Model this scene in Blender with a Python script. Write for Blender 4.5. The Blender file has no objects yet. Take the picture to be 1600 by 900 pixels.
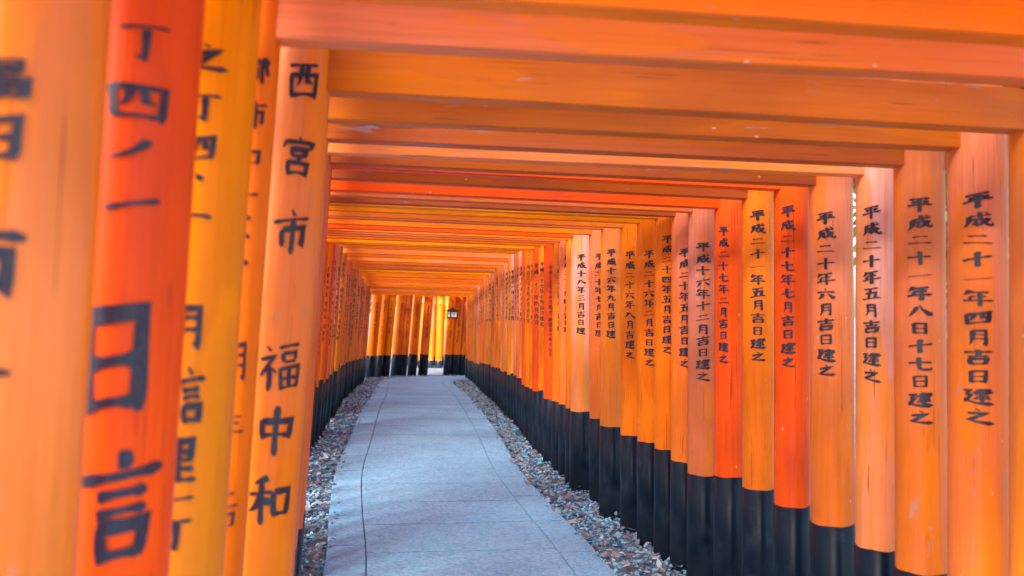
import bpy, math, random
import numpy as np
from mathutils import Vector, Matrix
rnd = random.Random(7)
nrs = np.random.RandomState(11)
S = bpy.context.scene
COL = S.collection
R = math.radians

# ------------------------------------------------------------------ camera
EYE = 1.414
cam_d = bpy.data.cameras.new('camera')
cam = bpy.data.objects.new('camera', cam_d); COL.objects.link(cam)
cam_d.sensor_width = 36.0
cam_d.lens = 36.0 * 1374 / 1600
cam_d.clip_start = 0.05; cam_d.clip_end = 600
cam.location = (0, 0, EYE)
PITCH, ROLL = R(0.63), R(1.5)
cam.rotation_mode = 'QUATERNION'
cam.rotation_quaternion = (Matrix.Rotation(math.pi/2 + PITCH, 4, 'X') @ Matrix.Rotation(ROLL, 4, 'Z')).to_quaternion()
cam_d.dof.use_dof = True
cam_d.dof.focus_distance = 5.5
cam_d.dof.aperture_fstop = 3.1
S.camera = cam

# ------------------------------------------------------------------ light
W_ = bpy.data.worlds.new('World'); S.world = W_; W_.use_nodes = True
nt = W_.node_tree
bg = nt.nodes['Background']
sky = nt.nodes.new('ShaderNodeTexSky'); sky.sky_type = 'NISHITA'; sky.sun_disc = False
SUN_EL, SUN_ROT = R(40), R(202)
sky.sun_elevation = SUN_EL; sky.sun_rotation = SUN_ROT
sky.dust_density = 2.5; sky.air_density = 1.0
nt.links.new(sky.outputs[0], bg.inputs[0]); bg.inputs[1].default_value = 0.13
sd = bpy.data.lights.new('sun', 'SUN'); sun = bpy.data.objects.new('sun', sd); COL.objects.link(sun)
sd.energy = 2.6; sd.angle = R(26); sd.color = (1.0, 0.95, 0.88)
# direction towards the sun (Nishita: rotation measured clockwise from +Y)
sdir = Vector((math.sin(SUN_ROT)*math.cos(SUN_EL), math.cos(SUN_ROT)*math.cos(SUN_EL), math.sin(SUN_EL)))
sun.rotation_euler = sdir.to_track_quat('Z', 'Y').to_euler()
S.view_settings.view_transform = 'Standard'; S.view_settings.look = 'None'
S.view_settings.exposure = 2.0; S.view_settings.gamma = 1.0
S.render.engine = 'CYCLES'
S.cycles.use_denoising = True
S.cycles.max_bounces = 12; S.cycles.diffuse_bounces = 10; S.cycles.glossy_bounces = 4
S.cycles.sample_clamp_indirect = 8

# ------------------------------------------------------------------ materials
def new_mat(name):
    m = bpy.data.materials.new(name); m.use_nodes = True
    return m, m.node_tree, m.node_tree.nodes, m.node_tree.links, m.node_tree.nodes['Principled BSDF']
def N(ns, t, **kw):
    n = ns.new(t)
    for k, v in kw.items(): setattr(n, k, v)
    return n
def mapping(ns, ls, src, scale, rand=None):
    mp = N(ns, 'ShaderNodeMapping'); mp.inputs['Scale'].default_value = scale
    ls.new(src, mp.inputs['Vector'])
    if rand is not None:
        cb = N(ns, 'ShaderNodeCombineXYZ')
        mu = N(ns, 'ShaderNodeMath', operation='MULTIPLY'); mu.inputs[1].default_value = 37.0
        ls.new(rand, mu.inputs[0])
        for k in range(3): ls.new(mu.outputs[0], cb.inputs[k])
        ls.new(cb.outputs[0], mp.inputs['Location'])
    return mp.outputs[0]
def ramp(ns, ls, fac, stops):
    r = N(ns, 'ShaderNodeValToRGB')
    els = r.color_ramp.elements
    while len(els) < len(stops): els.new(0.5)
    for e, (p, c) in zip(els, stops):
        e.position = p; e.color = (c, c, c, 1) if not isinstance(c, tuple) else (*c, 1)
    ls.new(fac, r.inputs[0]); return r.outputs[0]
def noise(ns, ls, vec, scale, detail=4, rough=0.55, dist=0.0):
    n = N(ns, 'ShaderNodeTexNoise'); n.inputs['Scale'].default_value = scale
    n.inputs['Detail'].default_value = detail; n.inputs['Roughness'].default_value = rough
    n.inputs['Distortion'].default_value = dist
    ls.new(vec, n.inputs['Vector']); return n.outputs[0]
def mix(ns, ls, fac, a, b, blend='MIX'):
    m = N(ns, 'ShaderNodeMix', data_type='RGBA', blend_type=blend)
    if isinstance(fac, (int, float)): m.inputs[0].default_value = fac
    else: ls.new(fac, m.inputs[0])
    for s, v in ((6, a), (7, b)):
        if isinstance(v, tuple): m.inputs[s].default_value = (*v, 1)
        else: ls.new(v, m.inputs[s])
    return m.outputs[2]
def mathn(ns, ls, op, a, b, clamp=False):
    m = N(ns, 'ShaderNodeMath', operation=op); m.use_clamp = clamp
    for s, v in ((0, a), (1, b)):
        if isinstance(v, (int, float)): m.inputs[s].default_value = v
        else: ls.new(v, m.inputs[s])
    return m.outputs[0]

def paint(name, base, faded, fade=0.5, rough=0.38, wear=0.5, top_sheen=0.0, axis='z'):
    """vermilion lacquer on a round or square timber, weathered along the grain"""
    m, t, ns, ls, bs = new_mat(name)
    tc = N(ns, 'ShaderNodeTexCoord'); oi = N(ns, 'ShaderNodeObjectInfo'); rn = oi.outputs['Random']
    st = (1, 1, 0.12) if axis == 'z' else (0.12, 1, 1)
    big = noise(ns, ls, mapping(ns, ls, tc.outputs['Object'], st, rn), 9.0, 5, 0.6, 0.3)
    fine = noise(ns, ls, mapping(ns, ls, tc.outputs['Object'], (1, 1, .03) if axis == 'z' else (.03, 1, 1), rn), 90.0, 5, 0.65)
    blot = noise(ns, ls, mapping(ns, ls, tc.outputs['Object'], (1, 1, .45) if axis == 'z' else (.45, 1, 1), rn), 3.0, 3, 0.5)
    fac = ramp(ns, ls, big, [(0.30, 0.0), (0.75, 1.0)])
    f1 = mathn(ns, ls, 'MULTIPLY', fac, fade)
    if top_sheen and axis == 'z':  # pale skylight sheen painted into the colour of the upper post
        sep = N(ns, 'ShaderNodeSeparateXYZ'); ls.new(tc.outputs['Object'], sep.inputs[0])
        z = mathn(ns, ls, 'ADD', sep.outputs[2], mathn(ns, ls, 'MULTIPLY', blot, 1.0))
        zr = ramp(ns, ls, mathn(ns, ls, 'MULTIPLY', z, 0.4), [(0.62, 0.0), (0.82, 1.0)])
        f1 = mathn(ns, ls, 'ADD', f1, mathn(ns, ls, 'MULTIPLY', zr, top_sheen), True)
    c = mix(ns, ls, f1, base, faded)  # faded tone serves both random wear and the painted upper sheen
    # tonal drift between brush passes
    dk = tuple(v*0.80 for v in base)
    c = mix(ns, ls, mathn(ns, ls, 'MULTIPLY', ramp(ns, ls, blot, [(0.42, 0.0), (0.62, 1.0)]), 0.45), c, dk)
    c = mix(ns, ls, mathn(ns, ls, 'MULTIPLY', ramp(ns, ls, fine, [(0.45, 0.0), (0.7, 1.0)]), 0.40), c, tuple(v*0.62 for v in base))
    # runs of fresher, thicker coat with hard edges
    dr = noise(ns, ls, mapping(ns, ls, tc.outputs['Object'], (1, 1, .14) if axis == 'z' else (.14, 1, 1), rn), 11.0, 3, 0.5, 0.4)
    c = mix(ns, ls, mathn(ns, ls, 'MULTIPLY', ramp(ns, ls, dr, [(0.535, 0.0), (0.555, 1.0)]), .6), c, (min(1, base[0]*1.02), base[1]*1.12, base[2]*.25))
    # drying cracks and scratches, hair-thin along the grain
    cr = noise(ns, ls, mapping(ns, ls, tc.outputs['Object'], (1, 1, .018) if axis == 'z' else (.018, 1, 1), rn), 150.0, 2, 0.5)
    cm = noise(ns, ls, mapping(ns, ls, tc.outputs['Object'], (1, 1, .5) if axis == 'z' else (.5, 1, 1), rn), 7.0, 3, 0.6)
    crk = mathn(ns, ls, 'MULTIPLY', ramp(ns, ls, cr, [(0.655, 0.0), (0.675, 1.0)]), ramp(ns, ls, cm, [(0.50, 0.0), (0.58, 1.0)]))
    c = mix(ns, ls, mathn(ns, ls, 'MULTIPLY', crk, .75), c, tuple(v*0.32+.01 for v in base))
    # rain-washed dark stains
    stn = ramp(ns, ls, mathn(ns, ls, 'MULTIPLY', blot, mathn(ns, ls, 'ADD', big, .5)), [(0.52, 0.0), (0.70, 1.0)])
    c = mix(ns, ls, mathn(ns, ls, 'MULTIPLY', stn, .30), c, (base[0]*.45, base[1]*.5, .03))
    # grey bare-wood scuffs along the grain
    sc = noise(ns, ls, mapping(ns, ls, tc.outputs['Object'], (1, 1, .16) if axis == 'z' else (.10, 1, 1), rn), 40.0, 7, 0.62, 0.8)
    scm = noise(ns, ls, mapping(ns, ls, tc.outputs['Object'], (1, 1, 1), rn), 2.2, 2, 0.5)
    sf = mathn(ns, ls, 'MULTIPLY', ramp(ns, ls, sc, [(0.685-0.05*wear, 0.0), (0.70-0.05*wear, 1.0)]), ramp(ns, ls, scm, [(0.45, 0.0), (0.6, 1.0)]))
    sf = mathn(ns, ls, 'MULTIPLY', sf, min(1.0, wear))
    c = mix(ns, ls, sf, c, (0.36, 0.30, 0.30))
    # little pale chips
    vo = N(ns, 'ShaderNodeTexVoronoi'); vo.inputs['Scale'].default_value = 22
    ls.new(mapping(ns, ls, tc.outputs['Object'], (1, 1, .4) if axis == 'z' else (.4, 1, 1), rn), vo.inputs['Vector'])
    ch = ramp(ns, ls, vo.outputs['Distance'], [(0.045, 1.0), (0.07, 0.0)])
    ch = mathn(ns, ls, 'MULTIPLY', ch, mathn(ns, ls, 'MULTIPLY', ramp(ns, ls, scm, [(0.49, 0.0), (0.55, 1.0)]), 0.85))
    c = mix(ns, ls, ch, c, (0.75, 0.48, 0.36))
    ls.new(c, bs.inputs['Base Color'])
    rr = mathn(ns, ls, 'ADD', mathn(ns, ls, 'MULTIPLY', big, 0.25), mathn(ns, ls, 'ADD', mathn(ns, ls, 'MULTIPLY', sf, 0.3), rough-0.12))
    ls.new(rr, bs.inputs['Roughness'])
    bs.inputs['Specular IOR Level'].default_value = 0.15
    bp = N(ns, 'ShaderNodeBump'); bp.inputs['Strength'].default_value = 0.5; bp.inputs['Distance'].default_value = 0.002
    hh = mathn(ns, ls, 'SUBTRACT', mathn(ns, ls, 'MULTIPLY', fine, 1.0), mathn(ns, ls, 'ADD', mathn(ns, ls, 'MULTIPLY', sf, 0.5), mathn(ns, ls, 'MULTIPLY', crk, 0.8)))
    ls.new(mathn(ns, ls, 'ADD', hh, big), bp.inputs['Height']); ls.new(bp.outputs[0], bs.inputs['Normal'])
    return m

PAL = {  # word: (base, faded, fade, wear, top_sheen)
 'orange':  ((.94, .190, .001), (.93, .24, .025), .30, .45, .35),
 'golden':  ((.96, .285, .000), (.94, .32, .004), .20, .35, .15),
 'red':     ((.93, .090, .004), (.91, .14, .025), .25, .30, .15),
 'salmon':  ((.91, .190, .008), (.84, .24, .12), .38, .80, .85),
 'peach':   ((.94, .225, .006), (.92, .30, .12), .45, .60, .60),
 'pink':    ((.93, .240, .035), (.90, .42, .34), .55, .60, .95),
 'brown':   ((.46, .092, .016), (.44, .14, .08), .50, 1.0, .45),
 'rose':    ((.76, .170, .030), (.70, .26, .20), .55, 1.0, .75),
}
M = {}
for k, (b, f, fa, w, ts) in PAL.items():
    M[k] = paint(k + '_lacquer', b, f, fa, .34, w, ts, 'z')
    M[k + '_beam'] = paint(k + '_beam_lacquer', b, f, fa*.8, .42, min(1.0, w*1.2), 0, 'x')

def black_mat():
    m, t, ns, ls, bs = new_mat('black_base_paint')
    tc = N(ns, 'ShaderNodeTexCoord'); oi = N(ns, 'ShaderNodeObjectInfo'); rn = oi.outputs['Random']
    st = noise(ns, ls, mapping(ns, ls, tc.outputs['Object'], (1, 1, .15), rn), 30, 5, .6)
    bl = noise(ns, ls, mapping(ns, ls, tc.outputs['Object'], (1, 1, .7), rn), 9, 5, .65, .6)
    sep = N(ns, 'ShaderNodeSeparateXYZ'); ls.new(tc.outputs['Object'], sep.inputs[0])
    dz = mathn(ns, ls, 'SUBTRACT', mathn(ns, ls, 'MULTIPLY', bl, 0.9), sep.outputs[2])
    dirt = ramp(ns, ls, dz, [(0.08, 0.0), (0.45, 1.0)])
    c = mix(ns, ls, mathn(ns, ls, 'MULTIPLY', st, .5), (.0012, .0060, .016), (.004, .020, .044))
    c = mix(ns, ls, mathn(ns, ls, 'MULTIPLY', dirt, .55), c, (.035, .055, .078))
    c = mix(ns, ls, mathn(ns, ls, 'MULTIPLY', ramp(ns, ls, bl, [(.58, 0.0), (.66, 1.0)]), .35), c, (.03, .048, .068))
    ls.new(c, bs.inputs['Base Color'])
    bs.inputs['Specular IOR Level'].default_value = .22
    ls.new(mathn(ns, ls, 'ADD', mathn(ns, ls, 'MULTIPLY', dirt, .25), mathn(ns, ls, 'ADD', mathn(ns, ls, 'MULTIPLY', st, .2), .22)), bs.inputs['Roughness'])
    bp = N(ns, 'ShaderNodeBump'); bp.inputs['Strength'].default_value = .3; bp.inputs['Distance'].default_value = .002
    ls.new(mathn(ns, ls, 'ADD', st, bl), bp.inputs['Height']); ls.new(bp.outputs[0], bs.inputs['Normal'])
    return m
M['black'] = black_mat()
def ink(name, c):
    m, t, ns, ls, bs = new_mat(name)
    tc = N(ns, 'ShaderNodeTexCoord')
    n = noise(ns, ls, tc.outputs['Object'], 130, 4, .7)
    ls.new(mix(ns, ls, ramp(ns, ls, n, [(.45, 0.0), (.75, .7)]), c, tuple(v*2.2+.03 for v in c)), bs.inputs['Base Color'])
    bs.inputs['Roughness'].default_value = .42
    return m
M['ink'] = ink('black_ink', (.010, .011, .030)); M['red_ink'] = ink('faded_red_ink', (.16, .022, .02))
def slab_mat():
    m, t, ns, ls, bs = new_mat('path_concrete')
    tc = N(ns, 'ShaderNodeTexCoord'); ge = N(ns, 'ShaderNodeNewGeometry'); oi = N(ns, 'ShaderNodeObjectInfo')
    P = ge.outputs['Position']
    n1 = noise(ns, ls, P, 1.6, 5, .6); n2 = noise(ns, ls, P, 60, 4, .7); n3 = noise(ns, ls, P, 8, 5, .65, .5)
    c = mix(ns, ls, ramp(ns, ls, n1, [(.35, 0.0), (.68, 1.0)]), (.16, .46, .74), (.25, .58, .86))
    c = mix(ns, ls, mathn(ns, ls, 'MULTIPLY', ramp(ns, ls, n2, [(.40, 0.0), (.68, 1.0)]), .5), c, (.30, .52, .70))
    c = mix(ns, ls, mathn(ns, ls, 'MULTIPLY', ramp(ns, ls, n3, [(.56, 0.0), (.72, 1.0)]), .4), c, (.19, .36, .50))
    n5 = noise(ns, ls, P, 38, 6, .8, .3)
    c = mix(ns, ls, mathn(ns, ls, 'MULTIPLY', ramp(ns, ls, n5, [(.51, 0.0), (.60, 1.0)]), .62), c, (.08, .25, .42))
    c = mix(ns, ls, mathn(ns, ls, 'MULTIPLY', ramp(ns, ls, n5, [(.38, 1.0), (.46, 0.0)]), .6), c, (.46, .70, .90))
    n6 = noise(ns, ls, P, 3.5, 6, .7, 1.5)
    c = mix(ns, ls, mathn(ns, ls, 'MULTIPLY', ramp(ns, ls, n6, [(.60, 0.0), (.68, 1.0)]), .35), c, (.10, .22, .32))
    vo = N(ns, 'ShaderNodeTexVoronoi'); vo.inputs['Scale'].default_value = 70; ls.new(P, vo.inputs['Vector'])
    c = mix(ns, ls, mathn(ns, ls, 'MULTIPLY', ramp(ns, ls, vo.outputs['Distance'], [(.14, 1.0), (.24, 0.0)]), .4), c, (.13, .19, .25))
    c = mix(ns, ls, mathn(ns, ls, 'MULTIPLY', oi.outputs['Random'], .16), c, (.22, .40, .55))
    ls.new(c, bs.inputs['Base Color']); bs.inputs['Roughness'].default_value = .75
    bp = N(ns, 'ShaderNodeBump'); bp.inputs['Strength'].default_value = .8; bp.inputs['Distance'].default_value = .004
    ls.new(mathn(ns, ls, 'ADD', n2, n3), bp.inputs['Height']); ls.new(bp.outputs[0], bs.inputs['Normal'])
    return m
M['slab'] = slab_mat()
def simple(name, c1, c2, scale, rough=.85, bump=.4, bd=.01):
    m, t, ns, ls, bs = new_mat(name)
    ge = N(ns, 'ShaderNodeNewGeometry')
    n = noise(ns, ls, ge.outputs['Position'], scale, 6, .65)
    ls.new(mix(ns, ls, ramp(ns, ls, n, [(.35, 0.0), (.65, 1.0)]), c1, c2), bs.inputs['Base Color'])
    bs.inputs['Roughness'].default_value = rough
    bp = N(ns, 'ShaderNodeBump'); bp.inputs['Strength'].default_value = bump; bp.inputs['Distance'].default_value = bd
    ls.new(n, bp.inputs['Height']); ls.new(bp.outputs[0], bs.inputs['Normal'])
    return m
M['soil'] = simple('forest_soil', (.12, .15, .18), (.24, .29, .33), 5)
M['bed'] = simple('joint_mortar', (.035, .07, .10), (.07, .12, .16), 30)
M['bark'] = simple('bark', (.07, .05, .035), (.14, .10, .07), 12, bump=.8, bd=.03)
M['iron'] = simple('black_iron', (.012, .012, .014), (.03, .03, .03), 30, .5)
_m, _t, _ns, _ls, _bs = new_mat('lit_paper'); M['paper'] = _m
_bs.inputs['Base Color'].default_value = (.85, .82, .78, 1); _bs.inputs['Emission Color'].default_value = (1, .93, .88, 1); _bs.inputs['Emission Strength'].default_value = .14
M['crest'] = simple('crest_ink', (.55, .10, .08), (.6, .14, .1), 20, .6)
def attr_mat(name, rough, trans=0.0):
    m, t, ns, ls, bs = new_mat(name)
    a = N(ns, 'ShaderNodeAttribute'); a.attribute_name = 'tint'
    ge = N(ns, 'ShaderNodeNewGeometry')
    n = noise(ns, ls, ge.outputs['Position'], 120, 4, .7)
    ls.new(mix(ns, ls, mathn(ns, ls, 'MULTIPLY', n, .5), a.outputs['Color'], (.10, .28, .46), 'MIX'), bs.inputs['Base Color'])
    bs.inputs['Roughness'].default_value = rough
    return m
M['chips'] = attr_mat('stone_and_leaf', .6)
def leaf_mat(name, a, b):
    m, t, ns, ls, bs = new_mat(name)
    ge = N(ns, 'ShaderNodeNewGeometry')
    n = noise(ns, ls, ge.outputs['Position'], 2.5, 4, .6)
    c = mix(ns, ls, ramp(ns, ls, n, [(.3, 0.0), (.7, 1.0)]), a, b)
    ls.new(c, bs.inputs['Base Color']); bs.inputs['Roughness'].default_value = .5
    tr = N(ns, 'ShaderNodeBsdfTranslucent'); ls.new(c, tr.inputs[0])
    mx = N(ns, 'ShaderNodeMixShader'); mx.inputs[0].default_value = .4
    ls.new(bs.outputs[0], mx.inputs[1]); ls.new(tr.outputs[0], mx.inputs[2])
    ls.new(mx.outputs[0], ns['Material Output'].inputs[0])
    return m
M['leaf'] = leaf_mat('green_leaf', (.05, .11, .02), (.10, .17, .03))
M['leaf2'] = leaf_mat('pale_leaf', (.10, .16, .04), (.16, .22, .06))

# ------------------------------------------------------------------ object helpers
def link(o, parent=None, kind=None, label=None, cat=None, group=None):
    COL.objects.link(o)
    if parent is not None: o.parent = parent
    if kind: o['kind'] = kind
    if label: o['label'] = label
    if cat: o['category'] = cat
    if group: o['group'] = group
    return o
def mesh_obj(name, V, F, mat, parent=None, smooth=False, **kw):
    me = bpy.data.meshes.new(name); me.from_pydata([tuple(v) for v in V], [], F)
    me.materials.append(mat)
    if smooth: me.polygons.foreach_set('use_smooth', [True]*len(me.polygons))
    me.update()
    return link(bpy.data.objects.new(name, me), parent, **kw)
def empty(name, loc, rz=0, **kw):
    o = bpy.data.objects.new(name, None); o.empty_display_size = .2
    o.location = loc; o.rotation_euler = (0, 0, rz)
    return link(o, **kw)
class MB:
    def __init__(s): s.V = []; s.F = []
    def add(s, V, F):
        n = len(s.V); s.V += V; s.F += [tuple(i+n for i in f) for f in F]
    def box(s, x0, x1, y0, y1, z0, z1, b=0.0, lift=None, nx=1):
        """box along x; long edges chamfered by b; lift(x) raises sections (curved beams)"""
        P = [(y0+b, z0), (y1-b, z0), (y1, z0+b), (y1, z1-b), (y1-b, z1), (y0+b, z1), (y0, z1-b), (y0, z0+b)] if b else [(y0, z0), (y1, z0), (y1, z1), (y0, z1)]
        k = len(P); V = []; F = []
        for i in range(nx+1):
            x = x0 + (x1-x0)*i/nx; dz = lift(x) if lift else 0
            V += [(x, p[0], p[1]+dz) for p in P]
        for i in range(nx):
            for j in range(k):
                a, c = i*k+j, i*k+(j+1) % k
                F.append((a, c, c+k, a+k))
        F.append(tuple(range(k))[::-1]); F.append(tuple(nx*k+j for j in range(k)))
        s.add(V, [f[::-1] for f in F])
    def lathe(s, prof, seg=28, cap=True, cx=0, cy=0, wob=None):
        V = []; F = []
        for i, (r, z) in enumerate(prof):
            for j in range(seg):
                a = 2*math.pi*j/seg
                rr = r*(1 + (wob(a, z) if wob else 0))
                V.append((cx+rr*math.cos(a), cy+rr*math.sin(a), z))
        for i in range(len(prof)-1):
            for j in range(seg):
                a, b = i*seg+j, i*seg+(j+1) % seg
                F.append((a, b, b+seg, a+seg))
        if cap:
            F.append(tuple(range(seg))[::-1]); F.append(tuple((len(prof)-1)*seg+j for j in range(seg)))
        s.add(V, F)
    def obj(s, name, mat, parent=None, smooth=False, **kw): return mesh_obj(name, s.V, s.F, mat, parent, smooth, **kw)

# ------------------------------------------------------------------ brush lettering: strokes on a 100 x 100 field, y downwards
G = {
'一': 'h 8 52 92 46', '二': 'h 22 25 78 20;h 6 80 94 76', '三': 'h 18 18 82 14;h 24 48 76 45;h 6 84 94 80',
'四': 'v 14 22 18 86;k 14 24 86 20 82 86;p 38 24 36 46 24 62;g 58 22 60 50 76 54;h 18 80 82 78',
'五': 'h 16 14 84 11;v 46 14 36 86;k 22 46 72 42 68 86;h 4 88 96 84',
'六': 'd 48 4 54 18;h 6 36 94 31;p 36 48 28 70 12 90;n 60 48 74 68 90 86',
'七': 'h 6 48 90 36;g 44 6 44 78 54 86 88 84 90 70', '八': 'p 38 20 30 50 6 84;n 50 12 62 50 96 86',
'九': 'p 38 6 36 45 8 90;g 12 36 66 30 64 76 74 86 92 84 92 68', '十': 'h 6 46 94 41;v 50 4 50 96',
'年': 'p 28 2 20 18 8 32;h 24 16 82 12;h 28 40 76 37;v 28 40 28 64;h 4 66 96 62;v 54 14 54 98',
'月': 'p 28 8 28 60 14 94;k 28 10 78 8 78 92 66 86;h 30 34 76 33;h 30 58 76 57',
'日': 'v 22 8 24 92;k 22 10 78 8 76 92;h 26 48 74 46;h 26 86 74 84',
'吉': 'h 8 22 92 18;v 50 2 50 44;h 20 45 80 42;v 24 60 28 96;k 24 62 78 60 72 94;h 30 90 72 88',
'建': 'k 6 16 30 13 14 42;k 12 43 30 41 8 86;n 8 60 36 84 98 92;k 44 14 82 11 80 36;h 34 26 96 22;h 44 38 80 36;h 42 52 84 49;h 38 66 90 63;v 62 2 62 82',
'之': 'd 44 4 56 17;k 18 34 76 28 18 76;n 12 68 40 80 98 92',
'平': 'h 14 14 86 10;d 26 24 36 40;p 74 22 70 32 62 40;h 4 54 96 49;v 50 12 50 98',
'成': 'h 22 28 90 23;p 22 28 22 62 6 94;k 22 48 46 46 44 76 34 72;g 54 4 60 50 82 88 96 90 94 74;p 84 44 66 70 44 90;d 70 4 82 14',
'西': 'h 10 12 90 9;v 14 34 18 90;k 12 34 88 30 84 90;p 40 12 38 44 28 62;g 60 12 60 50 74 56;h 18 84 84 82',
'宮': 'd 48 0 54 11;v 14 14 9 29;k 14 17 90 13 80 28;v 32 28 34 50;k 32 30 70 28 66 48;h 34 48 66 46;v 24 62 27 97;k 24 64 78 62 73 95;h 28 92 73 90;p 50 50 48 56 46 62',
'市': 'd 46 0 54 14;h 4 26 96 20;v 24 42 26 80;k 24 44 78 40 76 76 66 72;v 51 22 50 99',
'福': 'd 18 2 28 13;k 4 28 38 22 4 62;v 24 44 24 97;d 30 46 40 58;h 46 10 94 7;v 54 22 56 40;k 54 22 84 20 82 38;h 56 38 82 37;v 48 52 50 96;k 48 54 93 51 89 95;h 50 74 88 72;v 69 52 69 92;h 50 93 88 91',
'中': 'v 16 30 21 68;k 16 32 86 27 80 64;h 20 62 80 59;v 50 2 50 99',
'和': 'p 42 4 28 12 12 17;h 2 36 52 30;v 30 14 30 97;p 28 38 18 58 2 72;d 34 44 48 58;v 58 30 60 80;k 58 32 93 29 88 78;h 60 75 88 73',
'ノ': 'p 84 18 60 55 8 80', '丁': 'h 6 16 94 12;g 54 16 54 86 38 80',
'言': 'd 42 1 56 13;h 4 28 96 20;h 24 42 78 38;h 24 55 78 51;v 26 66 28 97;k 26 68 78 65 72 95;h 28 92 72 90',
'口': 'v 20 20 25 86;k 20 22 82 18 76 84;h 26 80 76 78',
'田': 'v 16 14 20 90;k 16 16 86 12 82 90;h 18 48 82 46;v 50 14 50 84;h 20 84 82 82',
'都': 'h 16 16 48 14;v 32 2 32 34;h 4 34 56 31;p 52 10 36 40 6 62;v 20 50 22 94;k 20 52 48 50 46 92;h 22 70 46 69;h 22 90 46 88;v 66 10 66 98;g 66 12 90 12 74 38 92 56 78 66',
'京': 'd 46 0 54 12;h 6 22 94 17;v 28 34 30 56;k 28 35 72 33 70 54;h 30 54 70 52;g 50 54 50 96 40 92;p 34 64 28 76 18 88;d 66 64 82 84',
'東': 'h 10 18 90 15;v 26 30 28 60;k 26 31 76 29 74 58;h 28 45 74 43;h 28 59 74 57;v 50 2 50 99;p 48 60 30 78 8 92;n 52 60 70 76 96 90',
'国': 'v 12 8 14 94;k 12 10 88 7 86 94;h 26 26 74 24;h 28 48 72 46;h 24 74 76 72;v 50 26 50 74;d 60 56 68 66;h 14 90 86 89',
'里': 'v 24 6 26 50;k 24 8 78 6 76 48;h 26 28 76 26;h 26 48 76 46;v 50 8 50 90;h 16 68 86 65;h 6 90 94 86',
'大': 'h 6 36 94 30;p 50 2 44 50 6 94;n 52 40 70 72 96 92', '山': 'v 50 8 50 84;v 16 36 18 88;k 16 88 84 85;v 84 34 84 92',
'川': 'p 22 10 22 50 8 92;v 50 14 50 82;v 82 8 82 96', '木': 'h 6 30 94 26;v 50 2 50 98;p 48 32 34 58 6 80;n 52 32 70 60 96 78',
'本': 'h 6 30 94 26;v 50 2 50 98;p 48 32 34 58 6 80;n 52 32 70 60 96 78;h 34 78 66 76',
'上': 'v 48 6 48 84;h 50 42 82 39;h 6 88 94 84', '会': 'p 50 0 34 22 4 40;n 50 2 70 22 96 38;h 30 42 70 40;h 10 60 90 56;g 46 60 26 88 76 84;d 66 70 82 92',
'社': 'd 18 2 28 13;k 4 28 38 22 4 62;v 24 44 24 97;d 30 46 40 58;h 52 36 92 33;v 70 6 70 86;h 46 90 97 87',
'周': 'p 18 10 18 60 6 94;k 18 12 84 10 84 92 74 88;h 32 26 70 24;v 50 14 50 44;h 28 44 74 42;v 36 58 38 78;k 36 58 66 56 64 76;h 38 77 64 75',
'記': 'd 20 2 28 12;h 2 24 48 20;h 10 38 40 36;h 10 50 40 48;v 10 64 12 94;k 10 66 40 64 38 92;h 12 90 38 89;k 56 16 88 14 86 44;h 56 46 86 44;g 56 46 56 84 66 92 94 88 94 72',
'念': 'p 50 0 34 20 6 36;n 50 2 70 20 96 34;h 36 30 62 28;k 32 44 66 42 50 62;p 18 70 14 80 6 88;g 32 66 34 88 64 94 76 80;d 50 66 58 78;d 82 66 95 82',
'業': 'v 40 2 40 22;v 60 2 60 22;d 20 8 30 20;p 80 6 76 14 70 20;h 8 26 92 23;h 22 40 78 38;h 28 52 72 50;h 6 66 94 62;v 50 40 50 98;p 46 66 30 82 10 92;n 54 66 70 80 94 92',
'創': 'p 28 2 18 18 4 30;n 28 4 40 16 54 28;h 18 30 40 29;k 14 40 42 38 40 62;h 16 50 40 49;h 16 61 40 60;p 14 40 12 56 4 72;v 18 72 20 96;k 18 73 44 71 42 94;h 20 93 42 92;v 66 16 66 70;g 86 4 86 92 76 88',
'丶': 'd 40 30 62 60',
}
# left half of a person radical + speech
G['信'] = 'p 26 2 16 24 2 42;v 17 28 17 97;' + ';'.join(
    ' '.join([s.split()[0]] + [str(34+float(v)*.63) if i % 2 == 0 else v for i, v in enumerate(s.split()[1:])]) for s in G['言'].split(';'))
PROF = {'h': [(0, 1.0), (.12, 1.15), (.3, .72), (.7, .70), (.88, 1.25), (.96, 1.3), (1, .5)],
        'v': [(0, .8), (.08, 1.45), (.25, 1.1), (.7, 1.05), (.9, 1.25), (1, .55)],
        'p': [(0, 1.0), (.1, 1.5), (.5, 1.15), (.85, .6), (1, .12)],
        'n': [(0, .35), (.3, .7), (.7, 1.3), (.86, 1.75), (1, .2)],
        'd': [(0, .35), (.5, 1.6), (.8, 1.8), (1, .6)],
        'k': [(0, .9), (.1, 1.15), (.4, .95), (.9, 1.2), (1, .6)],
        'g': [(0, 1.1), (.1, 1.35), (.5, 1.0), (.85, 1.0), (1, .3)]}
def prof(t, u):
    P = PROF[t]
    for (a, wa), (b, wb) in zip(P, P[1:]):
        if u <= b: return wa + (wb-wa)*(u-a)/(b-a)
    return P[-1][1]
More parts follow.
